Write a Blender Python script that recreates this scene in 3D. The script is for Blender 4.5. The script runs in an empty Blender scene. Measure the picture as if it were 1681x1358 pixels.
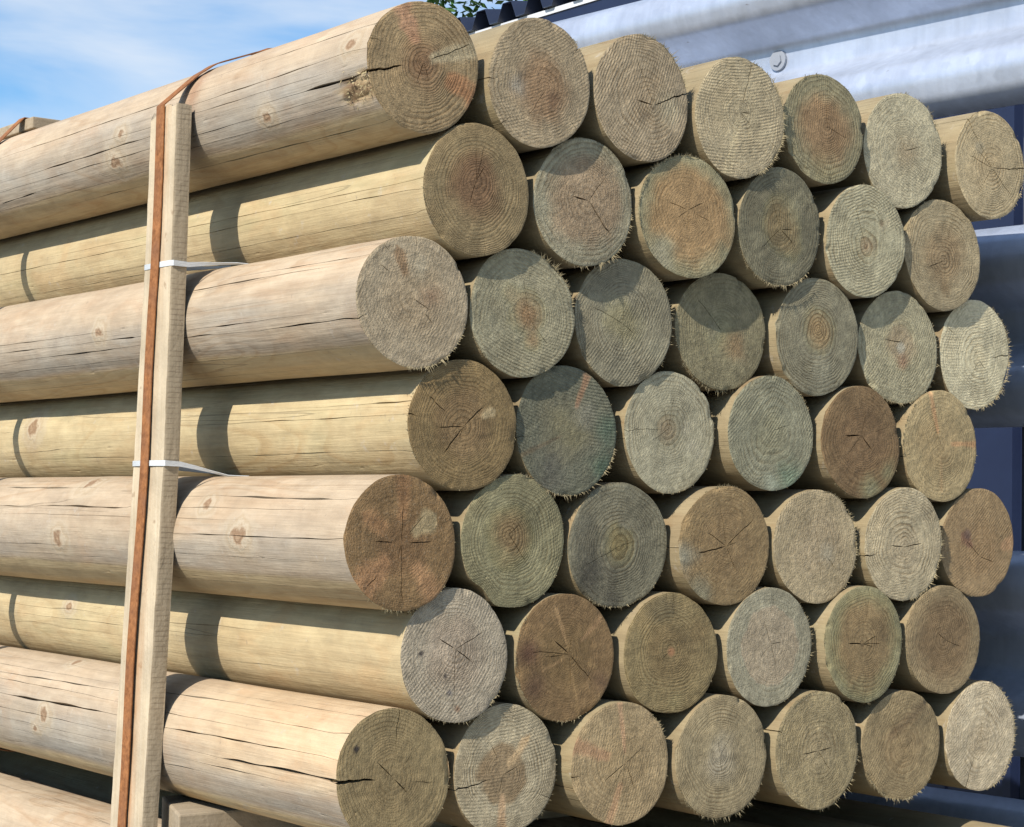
import bpy, math, random
import numpy as np
from mathutils import Vector, Matrix

# ------------------------------------------------------------------ camera, sky, sun, exposure
scene = bpy.context.scene
ZO = 1.455                                       # height of the upper bundle's middle row above the yard
CAM = (-1.16632, -1.74770, -0.09327 + ZO)
YAW, PITCH, ROLL = 0.639773, 0.048483, 0.017957
cam = bpy.data.cameras.new('camera'); camo = bpy.data.objects.new('camera', cam)
scene.collection.objects.link(camo); scene.camera = camo
f = Vector((math.sin(YAW)*math.cos(PITCH), math.cos(YAW)*math.cos(PITCH), math.sin(PITCH)))
r = Vector((math.cos(YAW), -math.sin(YAW), 0)); u = r.cross(f)
r2 = r*math.cos(ROLL) + u*math.sin(ROLL); u2 = -r*math.sin(ROLL) + u*math.cos(ROLL)
M = Matrix((r2, u2, -f)).transposed().to_4x4(); M.translation = Vector(CAM)
camo.matrix_world = M
cam.sensor_fit = 'HORIZONTAL'; cam.sensor_width = 36.0; cam.lens = 36.0*3336.85/1681
cam.clip_start = 0.05; cam.clip_end = 2000

SUN = Vector((1.0, 0.32, -0.84)).normalized()    # direction the light travels
elev = math.asin(-SUN.z); rot = math.atan2(-SUN.x, -SUN.y)
world = bpy.data.worlds.new('World'); scene.world = world; world.use_nodes = True
nt = world.node_tree; nt.nodes.clear()
def N(t, tree, **kw):
    n = tree.nodes.new(t)
    for k, v in kw.items():
        setattr(n, k, v)
    return n
sky = N('ShaderNodeTexSky', nt, sky_type='NISHITA', sun_disc=False, sun_elevation=elev, sun_rotation=rot,
        air_density=1.0, dust_density=0.1, ozone_density=3.0)
hsv = N('ShaderNodeHueSaturation', nt); hsv.inputs['Saturation'].default_value = 1.25; hsv.inputs['Value'].default_value = 1.05
tc = N('ShaderNodeTexCoord', nt); mp = N('ShaderNodeMapping', nt); mp.inputs['Scale'].default_value = (6, 9, 22)
mp.inputs['Rotation'].default_value = (0.2, 0.1, 0.5); mp.inputs['Location'].default_value = (0.35, 0.1, 0.2)
cn = N('ShaderNodeTexNoise', nt); cn.inputs['Scale'].default_value = 1.1; cn.inputs['Detail'].default_value = 5; cn.inputs['Roughness'].default_value = 0.5
cn.inputs['Distortion'].default_value = 0.4
cr = N('ShaderNodeMapRange', nt); cr.inputs['From Min'].default_value = 0.38; cr.inputs['From Max'].default_value = 0.72
cr.inputs['To Max'].default_value = 0.75
cmix = N('ShaderNodeMix', nt, data_type='RGBA'); cmix.inputs[7].default_value = (5.6, 6.0, 6.5, 1)
bg = N('ShaderNodeBackground', nt); bg.inputs['Strength'].default_value = 0.132; wo = N('ShaderNodeOutputWorld', nt)
nt.links.new(tc.outputs['Generated'], mp.inputs['Vector']); nt.links.new(mp.outputs[0], cn.inputs['Vector'])
nt.links.new(cn.outputs['Fac'], cr.inputs['Value']); nt.links.new(cr.outputs[0], cmix.inputs[0])
nt.links.new(sky.outputs[0], hsv.inputs['Color']); nt.links.new(hsv.outputs[0], cmix.inputs[6]); nt.links.new(cmix.outputs[2], bg.inputs['Color']); nt.links.new(bg.outputs[0], wo.inputs['Surface'])

sl = bpy.data.lights.new('sun', 'SUN'); sl.energy = 5.0; sl.angle = math.radians(0.53); sl.color = (1.0, 0.95, 0.87)
so = bpy.data.objects.new('sun', sl); scene.collection.objects.link(so)
so.rotation_euler = SUN.to_track_quat('-Z', 'Y').to_euler(); so.location = (-4, -2, 6)
scene.view_settings.view_transform = 'Standard'; scene.view_settings.look = 'None'
scene.cycles.diffuse_bounces = 1; scene.cycles.max_bounces = 6
scene.view_settings.exposure = 0.19; scene.view_settings.gamma = 1.0

# ------------------------------------------------------------------ helpers
COL = scene.collection
rng = np.random.default_rng(7); random.seed(7)
def mute(C, f):
    L = (C*np.array([.2126, .7152, .0722])).sum(-1, keepdims=True)
    return C*(1-f) + L*np.array([1.17, 1.0, 0.64])/1.01*f
def lin(c, k=1.0):
    c = np.asarray(c, float)/255.0
    return np.where(c <= 0.04045, c/12.92, ((c+0.055)/1.055)**2.4)*k
def sm(a, b, x):
    t = np.clip((x-a)/(b-a), 0, 1); return t*t*(3-2*t)
def noise(P, scale, seed, octaves=3):
    """smooth pseudo-noise in about -1..1: sums of random plane waves"""
    g = np.random.default_rng(seed); out = np.zeros(P.shape[:-1]); amp = 1.0; tot = 0
    for o in range(octaves):
        K = g.normal(size=(9, P.shape[-1]))*scale*(2.0**o); ph = g.uniform(0, 6.283, 9)
        out += amp*np.sin(P@K.T + ph).sum(-1)/3.0; tot += amp; amp *= 0.55
    return out/tot
def tag(o, label=None, category=None, group=None, kind=None):
    if label: o['label'] = label
    if category: o['category'] = category
    if group: o['group'] = group
    if kind: o['kind'] = kind
    return o
def mesh_obj(name, verts, faces, mat, parent=None, smooth=True, sharp=None, attrs=None):
    me = bpy.data.meshes.new(name)
    me.from_pydata([tuple(v) for v in verts] if not isinstance(verts, np.ndarray) else verts.tolist(), [], faces if isinstance(faces, list) else faces.tolist())
    me.materials.append(mat)
    if smooth: me.polygons.foreach_set('use_smooth', [True]*len(me.polygons))
    if sharp: me.set_sharp_from_angle(angle=math.radians(sharp))
    for k, (t, a) in (attrs or {}).items():
        at = me.attributes.new(k, t, 'POINT')
        if t == 'FLOAT': at.data.foreach_set('value', np.asarray(a, np.float32).ravel())
        else:
            a = np.asarray(a, np.float32); a = np.concatenate([a, np.ones((len(a), 1), np.float32)], 1)
            at.data.foreach_set('color', a.ravel())
    me.update()
    o = bpy.data.objects.new(name, me); COL.objects.link(o)
    if parent: o.parent = parent
    return o
def empty(name, loc):
    o = bpy.data.objects.new(name, None); COL.objects.link(o); o.location = loc; o.empty_display_size = 0.05; return o
def copy_obj(o, parent=None):
    c = o.copy(); COL.objects.link(c); c.parent = parent
    for ch in list(o.children):
        copy_obj(ch, c)
    return c
def box_data(x0, x1, y0, y1, z0, z1):
    v = [(x0,y0,z0),(x1,y0,z0),(x1,y1,z0),(x0,y1,z0),(x0,y0,z1),(x1,y0,z1),(x1,y1,z1),(x0,y1,z1)]
    return v, [(0,3,2,1),(4,5,6,7),(0,1,5,4),(1,2,6,5),(2,3,7,6),(3,0,4,7)]
def bevel(o, w, seg=2):
    m = o.modifiers.new('bevel', 'BEVEL'); m.width = w; m.segments = seg; m.limit_method = 'ANGLE'; return o

# node-material helper
class Mat:
    def __init__(s, name, rough=0.7):
        s.m = bpy.data.materials.new(name); s.m.use_nodes = True; s.t = s.m.node_tree
        s.b = s.t.nodes['Principled BSDF']; s.b.inputs['Roughness'].default_value = rough
        s.b.inputs['Specular IOR Level'].default_value = 0.25
    def n(s, t, **kw): return N(t, s.t, **kw)
    def l(s, a, b): s.t.links.new(a, b)
    def put(s, v, sock):
        if hasattr(v, 'is_linked') or isinstance(v, bpy.types.NodeSocket): s.l(v, sock)
        else: sock.default_value = v
    def attr(s, name, out='Fac'): return s.n('ShaderNodeAttribute', attribute_name=name).outputs[out]
    def math(s, op, a, b=None, c=None):
        n = s.n('ShaderNodeMath', operation=op)
        for i, v in enumerate((a, b, c)):
            if v is not None: s.put(v, n.inputs[i])
        return n.outputs[0]
    def rng(s, v, a, b, c=0.0, d=1.0, smooth=False):
        n = s.n('ShaderNodeMapRange', interpolation_type='SMOOTHSTEP' if smooth else 'LINEAR')
        for i, x in enumerate((v, a, b, c, d)): s.put(x, n.inputs[i])
        return n.outputs[0]
    def mix(s, fac, a, b, mode='MIX'):
        n = s.n('ShaderNodeMix', data_type='RGBA', blend_type=mode)
        s.put(fac, n.inputs[0]); s.put(a, n.inputs[6]); s.put(b, n.inputs[7]); return n.outputs[2]
    def grey(s, v):
        n = s.n('ShaderNodeCombineColor'); [s.l(v, n.inputs[i]) for i in range(3)]; return n.outputs[0]
    def coords(s, scale=(1,1,1), offset=True):
        tc = s.n('ShaderNodeTexCoord'); v = tc.outputs['Object']
        if offset:
            oi = s.n('ShaderNodeObjectInfo'); k = s.math('MULTIPLY', oi.outputs['Random'], 37.0)
            cx = s.n('ShaderNodeCombineXYZ'); [s.l(k, cx.inputs[i]) for i in range(3)]
            ad = s.n('ShaderNodeVectorMath', operation='ADD'); s.l(v, ad.inputs[0]); s.l(cx.outputs[0], ad.inputs[1]); v = ad.outputs[0]
        mu = s.n('ShaderNodeVectorMath', operation='MULTIPLY'); s.l(v, mu.inputs[0]); mu.inputs[1].default_value = scale
        return mu.outputs[0]
    def noise(s, vec, scale, detail=3, rough=0.5, dist=0.0):
        n = s.n('ShaderNodeTexNoise'); s.l(vec, n.inputs['Vector']); n.inputs['Scale'].default_value = scale
        n.inputs['Detail'].default_value = detail; n.inputs['Roughness'].default_value = rough; n.inputs['Distortion'].default_value = dist
        return n.outputs['Fac']
    def bump(s, h, dist, strength=1.0):
        n = s.n('ShaderNodeBump'); n.inputs['Distance'].default_value = dist; n.inputs['Strength'].default_value = strength
        s.l(h, n.inputs['Height']); s.l(n.outputs[0], s.b.inputs['Normal'])
    def color(s, c): s.put(c, s.b.inputs['Base Color'])

# ---- cut end of a post: rings, saw marks and torn fibre over the tint stored on the mesh
m = Mat('end_grain', 0.85)
c1 = m.coords(); tint = m.attr('tint', 'Color')
amp = m.n('ShaderNodeSeparateColor'); m.l(m.attr('amps', 'Color'), amp.inputs[0])
sawA, ringA, speckA = amp.outputs[0], amp.outputs[1], amp.outputs[2]
wob = m.noise(c1, 16, 4, 0.55); rr = m.math('ADD', m.attr('ringr'), m.math('MULTIPLY', m.math('SUBTRACT', wob, 0.5), 0.020))
# ring spacing varies: a slowly varying phase is added
slow = m.math('SINE', m.math('MULTIPLY', rr, 150.0))
ph = m.math('ADD', m.math('MULTIPLY', rr, 300.0), m.math('MULTIPLY', slow, 0.9))
saww = m.math('FRACT', ph)
ring = m.math('MULTIPLY', m.rng(saww, 0.30, 0.86, 0, 1, True), m.rng(saww, 0.90, 1.0, 1, 0, True))   # dark late wood line
patch = m.rng(m.noise(c1, 26, 3), 0.34, 0.62, 0.12, 1.0)
ringv = m.math('MULTIPLY', m.math('MULTIPLY', ring, ringA), patch)
sawc = m.math('ADD', m.attr('saw'), m.math('MULTIPLY', m.math('SUBTRACT', m.noise(c1, 60, 2), 0.5), 0.0022))
saww2 = m.math('MULTIPLY_ADD', m.math('SINE', m.math('MULTIPLY', sawc, 1750.0)), 0.5, 0.5)
sawpatch = m.rng(m.noise(c1, 18, 2), 0.38, 0.62, 0.05, 1.0)
sawv = m.math('MULTIPLY', m.math('MULTIPLY', saww2, sawA), sawpatch)
cxs = m.n('ShaderNodeCombineXYZ'); m.l(m.attr('saw'), cxs.inputs[0]); m.l(m.math('MULTIPLY', m.attr('sawt'), 0.42), cxs.inputs[1])
rnd = m.n('ShaderNodeObjectInfo'); m.l(m.math('MULTIPLY', rnd.outputs['Random'], 9.0), cxs.inputs[2])
strk = m.noise(cxs.outputs[0], 620, 4, 0.65)
fib = m.noise(c1, 520, 3, 0.65); fib2 = m.noise(c1, 150, 4, 0.6); blot = m.noise(c1, 34, 4, 0.6)
spk = m.math('MULTIPLY', m.rng(fib, 0.56, 0.72, 0, 1), speckA)
col = m.mix(m.math('MULTIPLY', ringv, 0.66), tint, m.mix(1.0, tint, (0.42, 0.34, 0.25, 1), 'MULTIPLY'))
col = m.mix(m.math('MULTIPLY', sawv, 0.28), col, m.mix(1.0, tint, (0.55, 0.50, 0.44, 1), 'MULTIPLY'))
col = m.mix(1.0, col, m.grey(m.rng(fib2, 0.25, 0.75, 0.72, 1.26)), 'MULTIPLY')
col = m.mix(1.0, col, m.grey(m.rng(blot, 0.3, 0.7, 0.84, 1.14)), 'MULTIPLY')
col = m.mix(m.math('MULTIPLY', spk, 0.5), col, (0.50, 0.43, 0.31, 1))
col = m.mix(1.0, col, m.grey(m.rng(strk, 0.28, 0.72, 0.86, 1.13)), 'MULTIPLY')
m.color(col)
h = m.math('ADD', m.math('MULTIPLY', ringv, -0.35), m.math('MULTIPLY', sawv, 0.5))
h = m.math('ADD', h, m.math('MULTIPLY', strk, 0.65))
h = m.math('ADD', h, m.math('MULTIPLY', fib2, m.math('MULTIPLY_ADD', speckA, 1.3, 0.45)))
h = m.math('ADD', h, m.math('MULTIPLY', fib, m.math('MULTIPLY_ADD', speckA, 0.9, 0.25)))
m.bump(h, 0.0016, 0.85)
MAT_END = m.m

# ---- peeled side of a post
m = Mat('peeled_pine', 0.72)
tint = m.attr('tint', 'Color'); c = m.coords((1, 0.035, 1)); c0 = m.coords((1, 0.22, 1)); ci = m.coords()
g1 = m.noise(c, 190, 4, 0.6); g2 = m.noise(c, 600, 2, 0.6); bl = m.noise(c0, 22, 4, 0.55, 0.6)
flame = m.math('FRACT', m.math('MULTIPLY', m.noise(m.coords((1, 0.14, 1)), 13, 2, 0.4, 0.5), 11.0))
fl = m.math('MULTIPLY', m.rng(flame, 0.55, 0.9, 0, 1, True), m.rng(flame, 0.92, 1.0, 1, 0, True))
fl = m.math('MULTIPLY', fl, m.rng(m.noise(c0, 9, 2), 0.42, 0.62, 0, 1))
col = m.mix(1.0, tint, m.grey(m.rng(g1, 0.25, 0.75, 0.90, 1.08)), 'MULTIPLY')
col = m.mix(1.0, col, m.grey(m.rng(g2, 0.25, 0.75, 0.92, 1.07)), 'MULTIPLY')
col = m.mix(1.0, col, m.mix(bl, (0.80, 0.74, 0.68, 1), (1.13, 1.15, 1.15, 1)), 'MULTIPLY')
col = m.mix(m.math('MULTIPLY', fl, 0.30), col, m.mix(1.0, tint, (0.66, 0.48, 0.32, 1), 'MULTIPLY'))
mot = m.noise(m.coords((1, 0.55, 1)), 42, 5, 0.65, 0.4); mot2 = m.noise(m.coords((1, 0.45, 1)), 17, 4, 0.6, 0.8)
col = m.mix(1.0, col, m.mix(m.rng(mot, 0.3, 0.7), (0.89, 0.86, 0.83, 1), (1.10, 1.10, 1.08, 1)), 'MULTIPLY')
col = m.mix(m.rng(mot2, 0.54, 0.68, 0, 0.38), col, m.mix(1.0, col, (0.98, 0.82, 0.72, 1), 'MULTIPLY'))
col = m.mix(m.rng(mot2, 0.45, 0.33, 0, 0.40), col, m.mix(1.0, col, (0.78, 0.80, 0.84, 1), 'MULTIPLY'))
# hairline drying checks along the grain
hl = m.math('ABSOLUTE', m.math('SUBTRACT', m.noise(m.coords((1, 0.018, 1)), 42, 2, 0.5), 0.5))
hl = m.math('MULTIPLY', m.rng(hl, 0.001, 0.004, 1, 0), m.rng(m.noise(m.coords((1, 0.12, 1)), 16, 2), 0.54, 0.62, 0, 0.5))
col = m.mix(m.math('MULTIPLY', hl, 0.7), col, (0.10, 0.07, 0.045, 1))
# pale scuffs and small grey specks
sc = m.rng(m.noise(ci, 48, 5, 0.7), 0.62, 0.72, 0, 0.5); col = m.mix(sc, col, (0.47, 0.42, 0.35, 1))
dk = m.rng(m.noise(ci, 95, 3, 0.6), 0.68, 0.78, 0, 0.55); col = m.mix(dk, col, (0.22, 0.17, 0.13, 1))
# knots
kd = m.math('ADD', m.attr('knotd'), m.math('MULTIPLY', m.math('SUBTRACT', m.noise(ci, 70, 4, 0.6), 0.5), 1.5))
kr = m.math('MULTIPLY_ADD', m.math('SINE', m.math('MULTIPLY', m.math('POWER', m.math('MAXIMUM', kd, 0.0), 0.7), 11.0)), 0.5, 0.5)
halo = m.rng(kd, 0.5, 2.1, 0.8, 0, True); core = m.rng(kd, 0.25, 0.8, 0.9, 0, True)
col = m.mix(halo, col, m.mix(kr, (0.41, 0.315, 0.205, 1), (0.49, 0.41, 0.295, 1)))
col = m.mix(m.math('MULTIPLY', core, 0.8), col, m.mix(kr, (0.19, 0.095, 0.045, 1), (0.32, 0.19, 0.10, 1)))
m.color(col)
h = m.math('ADD', m.math('MULTIPLY', g1, 0.7), m.math('MULTIPLY', g2, 0.35)); h = m.math('ADD', h, m.math('MULTIPLY', m.noise(ci, 45, 4), 1.2))
h = m.math('ADD', h, m.math('MULTIPLY', m.math('MULTIPLY', halo, kr), 0.5)); h = m.math('SUBTRACT', h, m.math('MULTIPLY', hl, 1.2))
m.bump(h, 0.0015, 0.7)
MAT_SIDE = m.m

m = Mat('torn_fibre', 0.8); m.color(m.attr('tint', 'Color')); MAT_FIBRE = m.m

def wood_mat(name, a, b, saw_axis=None, stain=None):
    m = Mat(name, 0.8); c = m.coords((1, 1, 0.05) if saw_axis == 'z' else (0.05, 1, 1)); ci = m.coords()
    g = m.noise(c, 160, 4, 0.6); col = m.mix(m.rng(g, 0.3, 0.7), a+(1,), b+(1,))
    bl = m.noise(ci, 18, 4, 0.6); col = m.mix(1.0, col, m.grey(m.rng(bl, 0.3, 0.7, 0.8, 1.15)), 'MULTIPLY')
    dk = m.rng(m.noise(ci, 70, 3), 0.66, 0.74, 0, 0.6); col = m.mix(dk, col, (0.3, 0.2, 0.12, 1))
    m.color(col); h = m.math('ADD', m.math('MULTIPLY', g, 0.8), m.noise(ci, 200, 3)); m.bump(h, 0.001, 0.6); return m
m = wood_mat('sawn_slat', (0.48, 0.38, 0.25), (0.57, 0.47, 0.33), 'z')
# rough band-saw ridges on the slat's narrow edges, rust run-off where the strap sits
e = m.attr('edge'); st = m.attr('rust')
zc = m.n('ShaderNodeSeparateXYZ'); m.l(m.coords(), zc.inputs[0])
wv = m.math('ADD', zc.outputs[2], m.math('MULTIPLY', m.noise(m.coords(), 40, 3), 0.0035))
lines = m.rng(m.math('SINE', m.math('MULTIPLY', wv, 1050.0)), 0.55, 0.98, 0, 1)
lines = m.math('MULTIPLY', m.math('MULTIPLY', lines, e), m.rng(m.noise(m.coords(), 55, 2), 0.35, 0.6, 0.1, 1))
base = m.b.inputs['Base Color'].links[0].from_socket
base = m.mix(e, base, m.mix(m.noise(m.coords(), 120, 4), (0.34, 0.27, 0.18, 1), (0.44, 0.36, 0.25, 1)))
base = m.mix(m.math('MULTIPLY', lines, 0.6), base, (0.20, 0.15, 0.10, 1))
rn = m.math('MULTIPLY', st, m.rng(m.noise(m.coords((1, 1, 0.15)), 90, 4, 0.6), 0.3, 0.65, 0.1, 1.0))
base = m.mix(rn, base, (0.42, 0.17, 0.05, 1)); m.color(base)
MAT_SLAT = m.m
MAT_BEARER = wood_mat('sawn_bearer', (0.30, 0.235, 0.155), (0.40, 0.32, 0.22), 'x').m

m = Mat('rusty_steel', 0.85); ci = m.coords(); a = m.noise(ci, 140, 5, 0.65); b = m.noise(ci, 35, 3)
col = m.mix(m.rng(a, 0.35, 0.65), (0.19, 0.075, 0.027, 1), (0.37, 0.155, 0.056, 1)); col = m.mix(m.rng(b, 0.45, 0.7, 0, 0.5), col, (0.16, 0.08, 0.05, 1))
m.color(col); m.bump(a, 0.0008, 0.6); MAT_RUST = m.m
m = Mat('white_band', 0.4); ci = m.coords((1, 1, 6)); m.color(m.mix(m.noise(ci, 120, 3), (0.50, 0.52, 0.53, 1), (0.68, 0.69, 0.69, 1)))
m.b.inputs['Specular IOR Level'].default_value = 0.5; m.bump(m.noise(ci, 160, 2), 0.0006, 0.5); MAT_BAND = m.m

m = Mat('galvanised_steel', 0.45); ci = m.coords(); v = m.n('ShaderNodeTexVoronoi'); m.l(ci, v.inputs['Vector']); v.inputs['Scale'].default_value = 65
vs = m.n('ShaderNodeSeparateColor'); m.l(v.outputs['Color'], vs.inputs[0])
run = m.noise(m.coords((1, 1, 0.06)), 55, 4, 0.6); bl = m.noise(ci, 7, 4, 0.6)
col = m.mix(m.rng(vs.outputs[0], 0, 1, 0.2, 0.8), (0.47, 0.52, 0.62, 1), (0.53, 0.58, 0.68, 1))
col = m.mix(1.0, col, m.grey(m.rng(run, 0.3, 0.7, 0.92, 1.06)), 'MULTIPLY'); col = m.mix(1.0, col, m.grey(m.rng(bl, 0.3, 0.7, 0.85, 1.1)), 'MULTIPLY')
dk = m.rng(m.noise(m.coords((3, 1, 3)), 20, 4, 0.7), 0.70, 0.76, 0, 0.7); col = m.mix(dk, col, (0.16, 0.13, 0.12, 1))
m.color(col); m.b.inputs['Metallic'].default_value = 0.55; m.put(m.rng(vs.outputs[1], 0, 1, 0.42, 0.50), m.b.inputs['Roughness'])
m.bump(m.noise(ci, 60, 3), 0.001, 0.35); MAT_GALV = m.m
def paint(name, c1, c2, rough=0.5, sc=6):
    m = Mat(name, rough); ci = m.coords(); m.color(m.mix(m.rng(m.noise(ci, sc, 5, 0.6), 0.3, 0.7), c1+(1,), c2+(1,)))
    m.b.inputs['Specular IOR Level'].default_value = 0.5; m.bump(m.noise(ci, 90, 3), 0.0006, 0.3); return m.m
MAT_WALL = paint('blue_cladding', (0.006, 0.012, 0.042), (0.010, 0.020, 0.058), 0.5)
MAT_BOLT = paint('dull_zinc', (0.20, 0.22, 0.26), (0.30, 0.32, 0.36), 0.6)
MAT_ROOF = paint('slate_blue_sheet', (0.020, 0.028, 0.055), (0.035, 0.045, 0.08), 0.35)
MAT_TRIM = paint('white_trim', (0.55, 0.56, 0.58), (0.7, 0.7, 0.7), 0.5)
MAT_DARKPOST = paint('dark_steel', (0.05, 0.055, 0.07), (0.09, 0.095, 0.11), 0.5)
m = Mat('yard_concrete', 0.9); ci = m.coords(offset=False); a = m.noise(ci, 3, 6, 0.65); b = m.noise(ci, 90, 4, 0.7)
col = m.mix(m.rng(a, 0.3, 0.7), (0.20, 0.19, 0.17, 1), (0.31, 0.30, 0.27, 1)); col = m.mix(1.0, col, m.grey(m.rng(b, 0.3, 0.7, 0.75, 1.2)), 'MULTIPLY')
m.color(col); m.bump(b, 0.004, 0.6); MAT_GROUND = m.m
m = Mat('leaf_green', 0.5); oi = m.attr('tint', 'Color'); m.color(oi); MAT_LEAF = m.m
m = Mat('tree_bark', 0.9); ci = m.coords((1, 1, 0.2)); a = m.noise(ci, 30, 5, 0.6); m.color(m.mix(a, (0.07, 0.055, 0.04, 1), (0.18, 0.14, 0.10, 1))); m.bump(a, 0.02, 0.8); MAT_BARK = m.m

# ------------------------------------------------------------------ setting: yard
gv = [(-150,-150,0),(150,-150,0),(150,150,0),(-150,150,0)]
tag(mesh_obj('yard_ground', gv, [(0,1,2,3)], MAT_GROUND, smooth=False), kind='structure')

# ------------------------------------------------------------------ shed with corrugated eave behind the rails
SX = 2.2; SY0, SY1 = -2.6, 6.2; EAVE = 1.205 + ZO
shed = empty('storage_shed', (SX, 1.5, 0))
tag(shed, 'dark blue clad shed with corrugated roof eave behind the galvanised rails', 'shed')
O = Vector((SX, 1.5, 0))
def loc(v): return [tuple(Vector(p)-O) for p in v]
pw = 0.40; ny = int((SY1-SY0)/pw)
def panel_mesh():
    # one sheet of wall cladding with a raised trapezoid rib at each side
    prof = [(0,0),(0.004,-0.0),(0.012,-0.018),(0.034,-0.018),(0.044,0),(0.195,0),(0.20,-0.004),(0.205,0),(pw-0.006,0),(pw-0.006,0.01),(0,0.01)]
    n = len(prof); v = []; 
    for z in (0.02, EAVE-0.06):
        v += [(x, y, z) for y, x in prof]
    fcs = [(i, (i+1) % n, n+(i+1) % n, n+i) for i in range(n)] + [tuple(range(n-1, -1, -1)), tuple(range(n, 2*n))]
    return v, fcs
pv, pf = panel_mesh(); first = None
for i in range(ny):
    if first is None:
        first = mesh_obj('wall_panel', pv, pf, MAT_WALL, shed, smooth=False); o = first
    else:
        o = first.copy(); COL.objects.link(o); o.parent = shed
    o.location = (0, SY0 + i*pw - O.y, 0)
v, fc = box_data(SX+0.02, SX+3.2, SY0+0.02, SY1-0.3, 0, EAVE-0.08); mesh_obj('core_wall', loc(v), fc, MAT_WALL, shed, smooth=False)
# roof sheet: trapezoid corrugation running up the slope, eave overhanging the wall
per = 0.118; x0 = 2.0; slope = math.tan(math.radians(9)); hgt = 0.045
prof = []; y = SY0-0.1; 
while y < SY1+0.1:
    prof += [(y, 0), (y+0.030, 0), (y+0.052, hgt), (y+0.090, hgt), (y+per-0.006, 0)]; y += per
n = len(prof); v = []
for (xx, th) in ((x0, 0), (x0+3.6, 0), (x0, -0.0018), (x0+3.6, -0.0018)):
    v += [(xx, yy, EAVE + 0.012 + zz + (xx-x0)*slope + th) for yy, zz in prof]
fc = []
for i in range(n-1):
    fc += [(i, i+1, n+i+1, n+i), (2*n+i, 3*n+i, 3*n+i+1, 2*n+i+1), (i, 2*n+i, 2*n+i+1, i+1)]
roof = mesh_obj('roof_sheet', loc(v), fc, MAT_ROOF, shed, smooth=False)
v, fc = box_data(x0+0.012, x0+0.03, SY0-0.08, SY1+0.08, EAVE-0.006, EAVE+0.008); mesh_obj('eave_trim', loc(v), fc, MAT_TRIM, shed, smooth=False)
v, fc = box_data(x0+0.016, x0+0.032, SY0-0.08, SY1+0.08, EAVE-0.15, EAVE-0.007); mesh_obj('fascia', loc(v), fc, MAT_WALL, shed, smooth=False)
v, fc = box_data(x0+0.033, SX-0.02, SY0-0.06, SY1+0.06, EAVE-0.10, EAVE-0.085); mesh_obj('soffit', loc(v), fc, MAT_ROOF, shed, smooth=False)

# ------------------------------------------------------------------ galvanised guard rails on posts
RA = math.radians(-4.7); RD = Vector((math.sin(RA), math.cos(RA), 0)); RN = Vector((-math.cos(RA), math.sin(RA), 0))   # along, outward (towards the bundle)
RP = Vector((1.059, 0.112, 0)); RS = 0.912
def fillet(pts, rad, seg=5):
    out = [pts[0]]
    for a, b, c in zip(pts, pts[1:], pts[2:]):
        a, b, c = (Vector(q) for q in (a, b, c)); d1 = (a-b); d2 = (c-b); k = min(rad, d1.length*0.45, d2.length*0.45)
        p, q = b + d1.normalized()*k, b + d2.normalized()*k
        for i in range(seg+1):
            t = i/seg; out.append(tuple(p*(1-t)**2 + b*2*t*(1-t) + q*t*t))
    out.append(pts[-1]); return [tuple(q) for q in out]
wp = [(0.045, 0.156), (0.010, 0.138), (0.0, 0.098), (0.012, 0.066), (0.081, 0.028), (0.083, 0.0)]
wp = wp + [(a, -b) for a, b in wp[-2::-1]]
wp = [(a*RS, b*RS) for a, b in fillet(wp, 0.012)]
RAILS = [(0.637, 'top galvanised guard rail with a hex bolt, sunlit above the stacked posts'),
         (0.181, 'second galvanised guard rail from the top, only its upper lip in sun'),
         (-0.277, 'third galvanised guard rail from the top, shaded behind the posts'),
         (-0.621, 'lowest galvanised guard rail, near the bottom of the steel uprights')]
Y0R, Y1R = -2.4, 1.22
for zc, lab in RAILS:
    root = empty('guard_rail', tuple(RP + Vector((0, 0, zc + ZO - 0.1423))))
    tag(root, lab, 'guard rail', 'galvanised rails bolted to the uprights behind the posts')
    v = []; n = len(wp); ns = 24
    for th in (0, 0.003):
        for j in range(ns+1):
            s = Y0R + (Y1R-Y0R)*j/ns; wob = 0.0016*math.sin(3.1*s+zc*9)
            for d, z in wp:
                p = RD*s - RN*(d+th+wob) ; v.append((p.x, p.y, z+0.1423))
    fc = []; L = (ns+1)*n
    for j in range(ns):
        for i in range(n-1):
            a = j*n+i; fc += [(a, a+1, a+n+1, a+n), (L+a, L+a+n, L+a+n+1, L+a+1)]
        for i in (0, n-1):
            a = j*n+i; fc.append((a, a+n, L+a+n, L+a) if i == 0 else (a, L+a, L+a+n, a+n))
    for j in (0, ns):
        for i in range(n-1):
            a = j*n+i; fc.append((a, L+a, L+a+1, a+1))
    mesh_obj('beam', v, fc, MAT_GALV, root)
    for s in (-1.2, -0.03, 0.475, 1.12):
        # washer, hexagonal head
        v = []; fc = []
        def disc(nn, rad, d0, d1, ph=0):
            b = len(v)
            for d in (d0, d1):
                for k in range(nn):
                    a = 2*math.pi*k/nn+ph; p = RD*(s+rad*math.cos(a)) - RN*d; v.append((p.x, p.y, 0.1423+rad*math.sin(a)))
            fc.extend((b+k, b+(k+1) % nn, b+nn+(k+1) % nn, b+nn+k) for k in range(nn)); fc.append(tuple(range(b, b+nn))); fc.append(tuple(range(b+2*nn-1, b+nn-1, -1)))
        disc(20, 0.0165, 0.0755, 0.0715); disc(6, 0.0095, 0.0717, 0.0685, 0.3)
        mesh_obj('bolt', v, fc, MAT_BOLT, root, smooth=False)
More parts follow.
